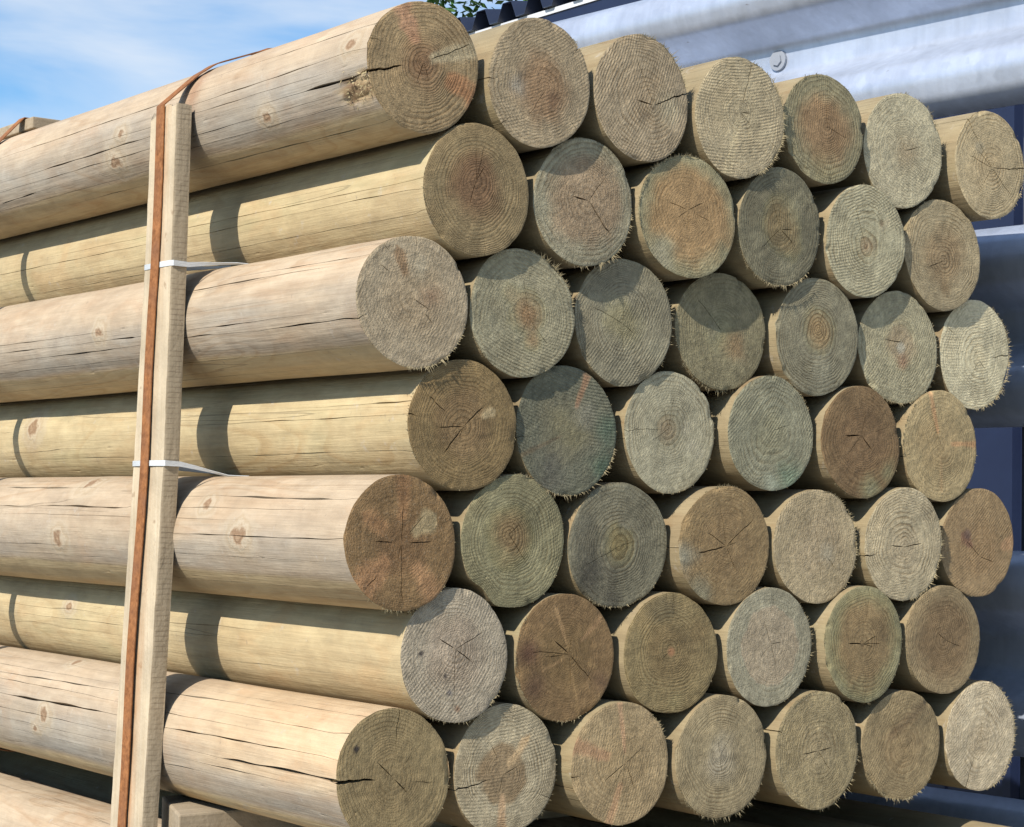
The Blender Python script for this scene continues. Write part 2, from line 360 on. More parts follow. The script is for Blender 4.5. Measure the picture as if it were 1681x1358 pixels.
for s, lab in ((-1.2, 'dark steel upright holding the guard rails, clear of the post ends'), (-0.03, 'dark steel upright behind the guard rails beside the post ends'), (1.12, 'dark steel upright behind the guard rails at the far end of the stack')):
    c = RP + RD*s - RN*0.1285; root = empty('rail_upright', (c.x, c.y, 0)); root.rotation_euler.z = -RA
    tag(root, lab, 'steel post', 'uprights carrying the guard rails')
    v, fc = box_data(-0.049, -0.042, -0.045, 0.045, 0, ZO+0.75); mesh_obj('flange', v, fc, MAT_DARKPOST, root, smooth=False)
    v, fc = box_data(0.042, 0.049, -0.045, 0.045, 0, ZO+0.75); mesh_obj('flange', v, fc, MAT_DARKPOST, root, smooth=False)
    v, fc = box_data(-0.0415, 0.0415, -0.004, 0.004, 0, ZO+0.75); mesh_obj('web', v, fc, MAT_DARKPOST, root, smooth=False)

# ------------------------------------------------------------------ tree beyond the shed
def build_tree(base, crown, R, nleaf):
    root = empty('broadleaf_tree', tuple(base)); tag(root, 'leafy green tree standing beyond the corrugated shed roof', 'tree')
    cr = np.array(crown) - np.array(base); g = np.random.default_rng(3)
    def tube(pts, rads, name):
        v = []; fc = []; k = 10
        for i, (p, rd) in enumerate(zip(pts, rads)):
            d = (Vector(pts[min(i+1, len(pts)-1)])-Vector(pts[max(i-1, 0)])).normalized(); a = d.orthogonal().normalized(); b = d.cross(a)
            for q in range(k):
                t = 2*math.pi*q/k; v.append(tuple(Vector(p) + a*rd*math.cos(t) + b*rd*math.sin(t)))
        for i in range(len(pts)-1):
            fc += [(i*k+q, i*k+(q+1) % k, (i+1)*k+(q+1) % k, (i+1)*k+q) for q in range(k)]
        fc.append(tuple(range((len(pts)-1)*k, len(pts)*k)))
        return mesh_obj(name, v, fc, MAT_BARK, root)
    tube([(0,0,0),(0.05,0,cr[2]*0.3),(0,0.08,cr[2]*0.6),tuple(cr*np.array([.6,.6,.95])),(cr[0],cr[1],cr[2]+R*0.5)], (0.24,0.19,0.15,0.10,0.02), 'trunk')
    cl = []
    for i in range(26):
        d = g.normal(size=3); d /= np.linalg.norm(d); q = cr + d*R*g.uniform(0.35, 0.95)*np.array([1,1,0.9]); cl.append((q, g.uniform(0.3, 0.55)*R*0.75))
        if i < 9: tube([(0, 0.05, cr[2]*g.uniform(0.55, 0.9)), tuple((cr*0.5+q*0.5)), tuple(q)], (0.07, 0.04, 0.01), 'limb')
    per = nleaf//len(cl); V = []; T = []
    for q, rd in cl:
        d = g.normal(size=(per, 3)); d /= np.linalg.norm(d, axis=1)[:, None]; c = q + d*(rd*g.uniform(0.3, 1, per)**0.6)[:, None]
        a = g.normal(size=(per, 3)); a /= np.linalg.norm(a, axis=1)[:, None]; b = np.cross(a, g.normal(size=(per, 3))); b /= np.linalg.norm(b, axis=1)[:, None]
        L = g.uniform(0.028, 0.05, per)[:, None]; W = L*0.36
        V.append(np.stack([c-a*L, c+b*W, c+a*L, c-b*W], 1).reshape(-1, 3))
        base_c = np.array([0.06, 0.145, 0.032])*g.uniform(0.7, 1.5, (per, 1)) + np.array([0.02, 0.02, 0])*g.uniform(0, 1, (per, 1))
        T.append(np.repeat(base_c, 4, 0))
    V = np.concatenate(V); T = np.concatenate(T); F = np.arange(len(V)).reshape(-1, 4)
    mesh_obj('crown', V, F, MAT_LEAF, root, smooth=False, attrs={'tint': ('FLOAT_COLOR', T)})
dirn = Vector((0.56539, 0.78804, 0.24357)); tp = Vector(CAM) + dirn*11.5 + r2*0.5
build_tree((tp.x+0.1, tp.y+0.1, 0), (tp.x+0.02, tp.y, tp.z+0.90), 1.15, 24000)

# ------------------------------------------------------------------ round posts
# x, z, y of the cut end, radius (in 0.1 mm), row by row from the top, first from the side with the slat
PQ = [(29,3669,-124,690),(1506,3698,-182,695),(2974,3739,-157,708),(4469,3710,-165,710),(5931,3781,-77,679),(7393,3698,-25,712),(8929,3683,-122,694),
(757,2460,-102,694),(2230,2493,-70,703),(3720,2482,-119,715),(5201,2506,-86,698),(6690,2481,-66,705),(8175,2455,3,705),
(20,1225,-36,695),(1464,1215,1,702),(2935,1226,54,706),(4452,1227,98,699),(5941,1252,4,705),(7427,1220,64,708),(8911,1227,100,701),
(740,-26,46,699),(2172,-22,90,708),(3704,16,123,700),(5197,54,18,692),(6689,4,-18,697),(8172,2,16,700),
(-7,-1270,56,700),(1476,-1242,96,705),(2959,-1284,126,713),(4458,-1281,-9,702),(5944,-1275,0,697),(7434,-1245,-53,701),(8915,-1220,27,695),
(735,-2456,106,695),(2215,-2515,109,690),(3707,-2506,58,696),(5202,-2465,7,690),(6695,-2460,-98,696),(8179,-2447,-51,691),
(10,-3685,129,710),(1475,-3697,173,688),(2971,-3705,33,692),(4457,-3712,-4,703),(5949,-3710,-60,694),(7429,-3730,-46,683),(8924,-3700,-29,689)]
ROWN = [7,6,7,6,7,6,7]
IDX = [(a+1, b) for a in range(7) for b in range(ROWN[a])]
LEN = 1.80

# what each cut end looks like.  Colours as 0-255; h heart colour, hr heart radius, p pith offset, c cracks (rim angle, from, to, mm),
# k knots (rim angle, half width, from, to, colour), s stains (x, z, radius, colour, strength), a = saw / ring / speck, sa saw angle, f torn fringe (from, to, density)
OR, PK, PL, GN = (168,112,70), (172,124,92), (158,142,110), (84,112,92)
E = {
(1,0): dict(mu=0.6, b=(134,111,78), h=(118,88,60), hr=.35, p=(0,.08), c=[(192,.35,1,2.4),(28,.1,.98,.7),(250,.05,.35,.8)], k=[(116,.20,.30,.98,PK),(-20,.20,.42,1.02,OR),(24,.16,.10,1.0,PL)], a=(.1,1,.2), f=[(140,180,.3)], t='orange knots and pale wedge on cut end'),
(1,1): dict(b=(142,122,94), h=(138,104,72), hr=.48, p=(.12,-.08), c=[(42,.82,1,1.4),(182,.86,1,1)], s=[(-.45,-.1,.22,(132,128,118),.7),(.25,-.25,.16,(108,70,46),.7)], a=(.45,.7,.4), sa=25, f=[(25,60,.7),(150,215,.35)], t='tan end with mottled reddish heart'),
(1,2): dict(b=(146,126,99), h=(142,120,92), hr=.4, p=(.25,-.08), c=[(13,.02,1,1.6),(178,.02,.32,1.3),(120,.8,1,.8)], s=[(.55,-.1,.3,(158,150,122),.5)], a=(.55,.9,.4), sa=65, f=[(15,95,1.0)], t='end with crack running to rim'),
(1,3): dict(b=(158,141,109), h=(160,143,110), hr=.5, p=(0,.1), c=[(76,.12,.95,.9),(178,.0,.1,.6),(5,.02,.25,.8)], k=[(253,.10,.12,.98,(178,160,122))], a=(1,.7,.75), sa=8, f=[(-70,75,1.0)], t='pale end with ridged saw marks'),
(1,4): dict(b=(122,114,84), h=(130,98,64), hr=.62, p=(.08,.05), c=[], s=[(.0,-.75,.4,(138,128,88),.5)], a=(.35,.9,.2), sa=80, f=[(85,140,.5)], t='grey rim round brown heart'),
(1,5): dict(b=(158,148,119), h=(146,128,98), hr=.3, p=(.05,0), c=[], a=(.9,.6,.6), sa=-30, f=[(-20,100,.9)], t='pale grainy end, speckled'),
(1,6): dict(b=(160,140,104), h=(154,132,96), hr=.4, p=(.05,-.05), c=[(128,.06,1,1.1),(2,.06,1,1.2),(236,.05,.45,.9),(306,.05,.5,.9),(70,.75,1,.7)], s=[(-.3,.3,.12,(128,120,100),.6)], a=(.2,.9,.2), f=[(-75,0,.6)], t='end with star cracks'),
(2,0): dict(b=(128,106,70), h=(116,80,50), hr=.42, p=(-.02,.15), c=[(62,.02,.35,.8),(250,.02,.38,.8)], s=[(.2,-.85,.12,(168,140,96),.5)], a=(.12,1,.15), f=[(160,215,.35)], t='olive brown end with fine rings'),
(2,1): dict(b=(134,128,104), h=(138,113,86), hr=.72, p=(.08,.03), c=[(172,.02,.32,1.5),(316,.02,.72,1.3)], a=(.3,.8,1), f=[(-115,0,1.0)], t='speckled brown heart with bent crack'),
(2,2): dict(mu=0.95, b=(128,122,90), h=(144,110,68), hr=.78, p=(.0,.1), c=[(32,.03,.4,.7),(160,.05,.45,.6),(272,.03,.3,.6),(350,.15,.5,.5)], s=[(-.55,-.6,.3,(126,128,104),.8)], a=(.2,.7,.25), f=[(70,215,.8)], t='orange brown end with green-grey lower rim'),
(2,3): dict(b=(100,98,72), h=(116,98,64), hr=.42, p=(0,-.03), c=[(92,.03,.42,.7),(0,.06,.36,.7)], s=[(.35,.45,.25,(136,130,98),.7),(.2,-.7,.3,(112,116,82),.5)], a=(.3,.7,.3), f=[(190,310,.9)], t='dark moss-grey end'),
(2,4): dict(b=(146,142,110), h=(144,112,82), hr=.22, p=(.0,-.1), c=[], k=[(38,.12,.42,.8,(170,156,124))], s=[(.38,.36,.07,(104,86,62),.8)], a=(.6,.9,.3), sa=20, f=[(60,110,.5)], t='pale green-grey end with small knot'),
(2,5): dict(b=(140,123,92), h=(132,108,76), hr=.45, p=(.05,-.1), c=[(72,.3,.9,.5)], s=[(.05,-.6,.15,(118,92,60),.7),(-.15,.3,.12,(112,96,70),.6)], a=(.2,.9,.2), f=[(100,150,.4)], t='smooth tan end with brown streak'),
(3,0): dict(b=(150,131,105), h=(146,124,96), hr=.5, p=(0,.05), c=[(198,.86,1,1.4),(318,.25,.5,.9),(88,.7,1,.7),(140,.5,.8,.6)], k=[(112,.12,.35,.9,(140,104,70))], s=[(.35,.1,.22,(140,100,74),.6),(.1,.55,.2,(160,148,124),.6)], a=(.3,.45,.6), sa=70, f=[(-100,-25,.8),(195,250,.4)], t='grey-tan end with reddish patches'),
(3,1): dict(b=(130,128,97), h=(142,104,66), hr=.24, p=(.12,-.05), c=[], s=[(.2,-.4,.17,(150,108,66),.7),(-.25,.3,.15,(150,128,94),.6)], a=(.95,.8,.5), sa=-20, f=[(10,85,1.0),(185,230,.5)], t='weave-textured green-grey end with rusty heart'),
(3,2): dict(b=(112,111,92), h=(122,114,82), hr=.34, p=(-.02,-.03), c=[(270,.1,.5,.6),(90,.05,.3,.6)], s=[(.6,-.45,.25,(108,120,102),.6)], a=(.6,.8,.3), sa=60, f=[(-45,60,1.0)], t='slate grey end with fuzzy rim'),
(3,3): dict(b=(112,104,76), h=(112,106,74), hr=.35, p=(0,0), c=[], s=[(.3,-.25,.3,(122,94,62),.8),(-.2,.0,.2,(106,108,72),.6),(.55,.3,.16,(142,130,96),.6)], a=(.4,.5,.55), f=[(190,315,1.0)], t='olive end with brown blotches'),
(3,4): dict(b=(110,112,88), h=(134,108,70), hr=.34, p=(.02,.12), c=[], s=[(.1,-.72,.35,(112,126,112),.7)], a=(.1,1,.15), f=[(95,140,.5)], t='grey-green end with round brown heart'),
(3,5): dict(b=(138,133,102), h=(136,118,90), hr=.35, p=(.08,.1), c=[], s=[(.1,-.25,.16,(142,98,74),.7),(.05,.0,.1,(150,150,140),.6)], a=(.45,.6,.9), f=[(-120,30,.9)], t='grainy grey end with reddish centre'),
(3,6): dict(b=(174,164,132), h=(168,154,120), hr=.2, p=(.12,-.1), c=[(3,.35,1,1.3),(245,.05,.4,.8),(318,.05,.35,.8),(150,.7,.95,.8)], a=(.5,.75,.35), sa=10, f=[(-90,70,.9)], t='palest cream end with short crack'),
(4,0): dict(b=(124,98,57), h=(120,92,56), hr=.5, p=(0,-.02), c=[(42,.02,.5,1.4),(232,.02,.58,1.4),(148,.35,.8,.8),(172,.8,1,1)], k=[(24,.10,.35,.66,(176,150,106))], a=(.1,.75,.25), f=[(140,220,.5)], t='uniform olive brown end with diagonal crack'),
(4,1): dict(mu=0.72, b=(88,94,78), h=(104,98,72), hr=.45, p=(.0,-.05), c=[], k=[(66,.075,.40,.98,(150,108,78)),(205,.05,.1,1,(98,84,62))], s=[(.85,.1,.3,(48,92,76),.9),(.75,-.55,.3,(40,92,74),.9),(-.3,-.6,.4,(76,78,74),.8),(.35,.3,.25,(116,118,112),.5)], a=(.9,.4,.5), sa=-12, f=[(215,345,.9)], t='dark teal-edged end with pink knot streak'),
(4,2): dict(b=(138,140,115), h=(136,118,90), hr=.28, p=(-.05,.05), c=[(180,.1,1,.5)], s=[(.5,-.2,.13,(154,158,152),.5),(.35,.05,.13,(152,158,152),.4),(.65,-.35,.13,(154,160,154),.5)], a=(.15,.8,.25), f=[(250,290,.3)], t='pale green-grey end with bluish streaks'),
(4,3): dict(mu=0.75, b=(116,119,97), h=(118,118,90), hr=.4, p=(.05,.05), c=[(118,.5,1,.6)], s=[(.45,-.75,.34,(72,122,100),.9),(.0,-.85,.2,(122,148,134),.7)], a=(.5,.8,.25), sa=50, f=[(25,95,.8)], t='blue-grey end stained teal at the bottom'),
(4,4): dict(b=(116,87,53), h=(112,82,50), hr=.6, p=(.0,.12), c=[(176,.02,.42,1.4),(322,.02,.4,1.3),(20,.3,.8,.4)], s=[(.2,-.85,.3,(116,114,80),.9),(.7,-.5,.22,(112,108,74),.8)], a=(.1,.6,.2), f=[(215,250,.5)], t='rich brown end with centre crack'),
(4,5): dict(b=(148,126,85), h=(140,116,76), hr=.5, p=(-.02,.05), c=[(210,.05,.3,.5)], k=[(106,.07,.18,1,(182,126,76)),(4,.07,.28,1.02,(182,126,76)),(272,.05,.2,.9,(160,128,84))], a=(.1,.6,.25), f=[(130,190,.7)], t='tan end with thin orange knot rays'),
(5,0): dict(mu=0.75, b=(120,90,54), h=(112,80,47), hr=.45, p=(0,0), c=[(86,.04,.6,.8),(272,.04,.9,.8),(178,.1,.5,.8),(2,.1,.6,.9),(45,.1,.6,.7),(228,.6,.95,1)], k=[(148,.18,.30,.85,(148,102,60)),(226,.26,.30,1.04,(164,112,68)),(-52,.20,.35,1.0,(160,112,70)),(34,.18,.22,.8,(150,130,92)),(88,.16,.3,1.0,(136,92,52))], a=(.2,.4,.55), f=[(225,290,.7)], t='dark brown end with broad orange knots'),
(5,1): dict(b=(118,113,76), h=(126,100,62), hr=.36, p=(-.1,.1), c=[], a=(.35,.9,.2), sa=20, f=[(60,110,.4)], notch=232, t='olive end with notched rim'),
(5,2): dict(b=(98,102,84), h=(120,104,62), hr=.30, p=(.05,0), c=[], s=[(-.5,-.45,.45,(64,66,66),.95),(-.65,.2,.3,(78,82,76),.8),(-.15,-.85,.25,(74,76,74),.8)], a=(.55,1,.3), sa=-35, f=[(230,290,.5)], t='grey end darkened to charcoal on one side'),
(5,3): dict(b=(128,101,62), h=(126,98,60), hr=.6, p=(.02,.0), c=[(36,.03,.8,1),(192,.03,.65,1.2),(300,.05,.5,.8),(225,.3,.6,.5)], s=[(-.9,-.2,.28,(122,120,104),.9),(-.6,-.75,.3,(120,118,96),.8)], a=(.1,.55,.4), f=[(60,130,.7)], t='brown end with forked crack'),
(5,4): dict(b=(148,129,97), h=(146,126,96), hr=.5, p=(.05,0), c=[(320,.25,.6,.8),(350,.2,.4,.6)], s=[(.25,-.1,.2,(150,146,128),.5)], a=(.35,.4,1), f=[(-60,80,.6)], t='coarse tan end without rings'),
(5,5): dict(b=(158,142,111), h=(156,138,108), hr=.4, p=(.0,-.05), c=[(178,.02,.36,1),(192,.68,1,1.4),(6,.02,.5,1)], a=(.25,1,.35), sa=10, f=[(-80,30,.9)], t='pale end with bold rings and short cracks'),
(5,6): dict(b=(134,106,70), h=(130,100,64), hr=.5, p=(.05,-.25), c=[(18,.5,.9,.7)], k=[(150,.14,.2,.6,(120,74,54)),(2,.16,.6,1,(170,122,80))], s=[(-.3,.15,.1,(96,70,64),.8)], a=(.5,.4,.4), sa=40, f=[(245,280,.3)], t='warm brown end with small reddish knot'),
(6,0): dict(b=(146,133,115), h=(146,128,110), hr=.5, p=(0,.1), c=[(146,.03,.4,.9),(332,.03,.38,.9)], s=[(-.62,.05,.05,(56,50,52),.9),(-.18,-.3,.04,(70,62,66),.8),(-.1,-.55,.05,(90,86,92),.8),(.05,-.8,.05,(130,92,68),.8)], a=(.5,.7,.8), sa=55, f=[(230,345,.6)], t='ash grey end with dark specks'),
(6,1): dict(mu=0.95, b=(116,86,50), h=(114,86,48), hr=.5, p=(.08,.05), c=[(140,.05,.4,1.1),(182,.1,.45,.7),(322,.05,.7,.8),(280,.05,.5,.7)], k=[(107,.05,.15,.9,(160,120,74)),(42,.05,.3,.95,(150,108,66)),(205,.04,.1,.6,(148,110,66)),(-18,.04,.15,.7,(134,102,60)),(-74,.04,.2,.95,(138,104,60))], s=[(-.75,.1,.25,(88,52,36),.9),(-.6,-.45,.25,(84,56,38),.8),(.75,-.4,.2,(90,62,44),.7)], a=(.1,.5,.2), f=[(130,235,.5),(255,290,.4)], t='brown end with a star of pale knots'),
(6,2): dict(b=(126,106,66), h=(118,96,58), hr=.5, p=(.0,.05), c=[], s=[(0,.02,.07,(168,100,52),.9),(-.2,.75,.35,(92,82,58),.7),(.55,.3,.3,(112,88,52),.6),(.1,-.8,.16,(152,136,88),.7)], a=(.2,1,.2), sa=5, f=[(120,170,.3)], t='banded olive end with orange pith'),
(6,3): dict(b=(124,128,112), h=(144,127,104), hr=.62, hs=.03, p=(.02,.05), c=[(112,.02,.45,.7),(292,.02,.42,.8),(225,.05,.35,.5)], a=(.1,.45,.6), f=[(-40,60,.7),(90,110,.4)], t='blue-grey ring round pinkish heart'),
(6,4): dict(b=(122,116,78), h=(128,102,64), hr=.72, p=(-.05,.0), c=[(176,.02,.42,1.2),(22,.02,.38,1),(82,.3,.95,.5)], a=(.1,.8,.15), f=[(150,235,.5),(255,290,.3)], t='brown heart, green rim and kinked crack'),
(6,5): dict(b=(132,110,76), h=(118,92,60), hr=.72, p=(.05,.0), c=[], a=(.3,.6,.15), sa=70, f=[(130,230,.5)], t='plain dark brown end'),
(7,0): dict(b=(128,107,69), h=(126,104,66), hr=.5, p=(0,-.02), c=[(180,.30,1,3.4),(86,.36,1,1),(140,.05,.4,.9),(318,.02,.35,1),(48,.2,.55,.6),(350,.3,.7,.5)], s=[(-.66,.44,.055,(46,40,40),1)], a=(.1,.55,.2), f=[(195,260,.3)], t='olive end with deep split and black knot hole'),
(7,1): dict(b=(152,138,111), h=(130,106,76), hr=.46, hs=.05, p=(-.05,-.08), c=[(196,.25,1,1.5),(120,.2,.55,.7),(20,.02,.3,.9),(330,.7,1,.6)], k=[(50,.10,.12,.75,(184,148,104)),(-94,.10,.3,1.02,(184,142,102))], a=(.55,1,.3), sa=5, f=[(-60,10,.6)], t='grey end with dark rings inside and pale knots'),
(7,2): dict(b=(146,121,84), h=(142,116,78), hr=.5, p=(.1,0), c=[(212,.05,.5,1),(300,.05,.5,.8),(30,.05,.5,.8),(190,.8,1,1)], k=[(160,.15,.3,1.05,(166,116,78)),(93,.06,.15,1.02,(182,132,92)),(256,.10,.3,1.02,(182,132,90))], a=(.3,.5,.4), f=[(20,50,.7)], t='tan end with three orange knot wedges'),
(7,3): dict(b=(136,119,87), h=(144,132,110), hr=.3, p=(-.05,.02), c=[(102,.02,.3,.8),(276,.02,.34,.8)], a=(.1,.9,.2), f=[(200,345,.9)], t='ringed end with whitish centre'),
(7,4): dict(b=(132,115,80), h=(136,118,84), hr=.4, p=(0,-.02), c=[(8,.02,.36,1),(186,.02,.4,1),(158,.86,1,1.3)], a=(.2,.7,.9), f=[(-90,5,1.0),(90,130,.5)], t='speckled end with level crack'),
(7,5): dict(b=(130,109,74), h=(130,106,70), hr=.5, p=(.05,-.1), c=[], s=[(.58-.11*i, .72-.07*i, .13, (94,68,46), .33) for i in range(9)], a=(.3,.5,.2), sa=60, f=[(205,320,.8)], t='smooth end with dark diagonal streak'),
(7,6): dict(b=(172,154,125), h=(166,146,116), hr=.3, p=(.0,-.05), c=[(246,.35,1,1.5),(60,.3,.6,.6)], a=(.4,.7,.9), f=[(-80,75,.8)], t='pale coarse end with slanted crack'),
}
# cracks along the side (angle, y at start, angle, y at end, mm) and knots (angle, y, radius mm) of the posts on the slat side
S = {
 1: ([(192.9,-.03,195.6,.139,2.4),(148,0,147.4,.223,1),(168.9,.068,175.8,.373,1),(239.8,.009,237.1,.428,1.2),(191.7,.493,202.3,.852,1.3),(240.9,.571,241,.72,.8),(213.5,.843,217.6,.977,1.6),(144.4,.429,164.4,.911,1)], [(163.5,.033,11),(206.8,.591,14),(181,.564,10),(205.6,.211,10)]),
 2: ([(184.6,.484,183.8,.349,.5),(180.6,.16,183.2,.062,.7)], []),
 3: ([(195.8,.376,195.2,.307,1),(193.5,.306,193.5,.207,1.2),(198.7,.204,195.9,-.01,1.4),(150.5,.385,147.9,.191,1.4),(188.4,.915,189.1,.79,1),(204.2,.774,201.2,.551,1.6),(192.1,.569,192.4,.497,1.4),(147.9,.191,143.2,.024,1)], [(180.2,.595,11)]),
 4: ([(208.1,.393,201.6,.089,1),(175.1,.359,172.9,.21,.7),(174.4,.196,172.9,.083,.8),(174,.08,173.3,-.01,1.2),(201.4,.08,199.9,-.01,1),(196.2,.957,191.6,.854,.7),(203.2,.84,200.8,.652,.9)], [(167,.951,16)]),
 5: ([(137,.293,144.6,.028,2),(178,.382,178.1,.001,.9),(127.4,.949,129.2,.687,2.4),(153.4,.761,154.2,.506,1.8),(158.1,.893,158.6,.782,1),(196.8,.884,195.1,.693,.8)], [(178.1,.214,15),(148.6,.305,11),(189.2,.69,14),(122.3,.66,16)]),
 6: ([(195.9,1.01,187.7,.908,.6),(203,.81,197.1,.738,.5),(175.8,.539,168.1,.396,.5),(207.1,.4,199.8,.197,.6),(172.4,.877,163.9,.803,.5)], [(168.4,.812,9)]),
 7: ([(131.8,.442,127.8,.248,1.6),(127.8,.248,125.6,0,1),(166.5,.398,159.8,.082,1.3),(199.9,.405,198.7,.302,1.2),(203.9,.30,199.5,.16,1.5),(186.4,.257,177.8,-.02,3.2),(143.8,.895,132.1,.559,1.3),(164.4,.868,154.2,.533,2.4),(155.3,.405,154.1,.304,.6),(147.1,.121,144.8,0,.6)], [(108.9,.716,10),(177.6,.711,12),(193.7,.741,8)]),
}
K_END = 1.55     # picture tone of the grazed ends to albedo
def wrap(a): return (a+180) % 360 - 180
def clusters(end_c, side_c):
    cl = []   # [angle, end list, side list]
    def fits(c, seg):
        return all(seg[1] < s[0]-0.005 or seg[0] > s[1]+0.005 for s in c[2])
    for (a, t0, t1, w) in end_c:
        a %= 360
        for c in cl:
            if abs(wrap(c[0]-a)) < 8: break
        else:
            cl.append([a, [(t0, t1, w)], []])
    for (a0, y0, a1, y1, w) in side_c:
        if y0 > y1: a0, y0, a1, y1 = a1, y1, a0, y0
        a = (a0+a1)/2; seg = (y0, y1, a0, a1, w); done = False
        for c in cl:
            if abs(wrap(c[0]-a)) < 8.5 and fits(c, seg): c[2].append(seg); done = True; break
        if not done:
            for tr in (0, 5, -5, 9, -9, 13, -13):
                if all(abs(wrap(c[0]-a-tr)) >= 8.5 for c in cl): cl.append([(a+tr) % 360, [], [seg]]); break
    return cl
def build_post(row, k, idx):
    x, z, y, rad = (q/10000.0 for q in PQ[idx]); e = E[(row, k)]; hero = (k == 0); seed = idx*13+5; g = np.random.default_rng(seed)
    side_c, side_k = S[row] if hero else ([], [])
    if not hero:    # a few drying cracks on the hidden sides too
        for a in g.uniform(0, 360, 3): side_c = side_c + [(a, 0.05+g.uniform(0, .3), a+g.uniform(-3, 3), 0.5+g.uniform(0, 1), 1.0)]
    else:           # long fine splits between the big ones
        for q in range(7): a = g.uniform(112, 252); y0 = g.uniform(.0, .7); side_c = side_c + [(a, y0, a+g.uniform(-1.5, 1.5), y0+g.uniform(.3, .8), g.uniform(.45, .75))]
    ec = [(a, t0, t1, w*1.35) for (a, t0, t1, w) in e['c']]
    for q in range(int(g.integers(2, 5))):   # small drying checks: star-shaped at the pith, or short ones at the rim
        a = g.uniform(0, 360)
        ec = ec + ([(a, .03, g.uniform(.25, .8), g.uniform(.6, 1.1))] if g.uniform() < .65 else [(a, g.uniform(.7, .88), 1, g.uniform(.6, .9))])
    for (a, t0, t1, w) in ec:
        if t1 >= 1 and not (hero and any(abs(wrap(a-q[0])) < 8 for q in side_c)): side_c = side_c + [(a, -.02, a, g.uniform(.05, .22), w)]
    cl = clusters(ec, side_c)
    # angular columns: an even fan, thinned round each crack, plus five columns per crack
    base = [a for a in np.arange(0, 360, 2.15) if all(abs(wrap(a-c[0])) > 3.9 for c in cl)]
    cols = [(a, None, 0) for a in base] + [(c[0]+o, i, o2) for i, c in enumerate(cl) for o, o2 in ((-2.6,-2),(-.4,-1),(0,0),(.4,1),(2.6,2))]
    cols.sort(key=lambda q: q[0]); nc = len(cols); deg = np.array([q[0] for q in cols])
    # rim shape
    ph = g.uniform(0, 6.283, 6)
    def rim(a):
        t = np.radians(a); v = 1 + 0.017*np.sin(2*t+ph[0]) + 0.009*np.sin(3*t+ph[1]) + 0.004*np.sin(5*t+ph[2]) + 0.0022*np.sin(11*t+ph[3]) + .0015*np.sin(23*t+ph[4])
        if 'notch' in e: v = v - 0.075*np.exp(-(wrap(a-e['notch'])/13.0)**2) + 0.02*np.exp(-(wrap(a-e['notch']-22)/9.0)**2)
        return v*rad
    # ---------------- cut end
    T = np.concatenate([[0.03], np.linspace(0.07, 1, 46)]); nr = len(T)
    A = np.tile(deg, (nr, 1)); DY = np.zeros((nr, nc)); CRK = np.zeros((nr, nc))
    def end_wander(i, t):
        gg = np.random.default_rng(seed*31+i); p = gg.uniform(0, 6.283, 4)
        return 0.85*np.sin(9*t+p[0]) + 0.5*np.sin(23*t+p[1]) + 0.25*np.sin(51*t+p[2])
    for j, (a, ci, o) in enumerate(cols):
        if ci is None: continue
        wd = end_wander(ci, T); w = np.zeros(nr)
        for (t0, t1, mm) in cl[ci][1]:
            hi = 1.0 if t1 >= 1 else sm(0, 0.12, t1-T)
            lo = 1.0 if t0 <= 0.06 else sm(0, 0.15, T-t0)
            grow = (0.55+0.45*(T-t0)/(t1-t0)) if t1 >= 1 else 1.0
            w = np.maximum(w, mm/1000*np.where((T >= t0) & (T <= t1), 1, 0)*hi*lo*grow)
        spread = 3.6*sm(.42, .06, T); half = np.clip(np.degrees(w/2/np.maximum(T*rad, 1e-4)), 0.12, 2.0+spread)
        A[:, j] = cl[ci][0] + wd + (np.sign(o)*(half if abs(o) == 1 else 2.6+spread) if o else 0)
        if o == 0: DY[:, j] = np.minimum(w*8, 0.014); CRK[:, j] = np.clip(w/0.0007, 0, 1)
        elif abs(o) == 1: CRK[:, j] = 0
    for j, (a, ci, o) in enumerate(cols):        # the fan opens up round each crack towards the pith
        if ci is not None: continue
        for c in cl:
            d = wrap(a-c[0])
            if c[1] and abs(d) < 20: A[:, j] += math.copysign(1, d)*3.6*sm(.42, .06, T)*max(0.0, 1-(abs(d)-3.9)/16)
    AR = np.radians(A); RM = rim(A); px, pz = e['p'][0]*rad, e['p'][1]*rad
    X = px + T[:, None]*(RM*np.cos(AR)-px); Z = pz + T[:, None]*(RM*np.sin(AR)-pz)
    XZ = np.stack([X, Z], -1)
    bow = noise(XZ, 25, seed+1, 2)*0.0009 + noise(XZ, 180, seed+2, 2)*0.00022
    tx, tz = g.normal(0, .013, 2)
    for q in range(3): bow = bow + g.uniform(.001, .0035)*np.exp(-(wrap(A-g.uniform(0, 360))/g.uniform(2.5, 8))**2)*sm(g.uniform(.86, .94), 1.0, T)[:, None]*(1+.4*noise(XZ, 500, seed+30+q, 2))
    Yd = bow + DY + tx*X + tz*Z + 0.0006*sm(0.97, 1.0, T)[:, None]
    # tint
    hrn = T[:, None] + 0.10*noise(XZ, 45, seed+3, 3) + 0.04*noise(XZ, 130, seed+4, 2)
    hs = e.get('hs', 0.22); mk = sm(e['hr']-hs, e['hr']+hs, hrn)[..., None]
    C = lin(e['h'])*(1-mk) + lin(e['b'])*mk
    for (a, hw, t0, t1, c) in e.get('k', ()):
        tt = np.clip((T-t0)/(t1-t0), 0, 1)[:, None]; d = np.abs(np.radians(wrap(A-a)))*T[:, None]
        wdt = hw*(0.35+0.65*np.sqrt(tt)) * (sm(1.0, 0.75, tt) if t1 < .95 else 1.0); wdt = np.maximum(wdt, 1e-4)
        q = d/wdt + 0.30*noise(XZ, 150, seed+9, 3)
        mk = (sm(1.35, 0.35, q)*sm(t0-.03, t0+.08, T)[:, None]*sm(t1+.05, t1-.02, T)[:, None])[..., None]
        core = sm(0.6, 0.1, q)[..., None]
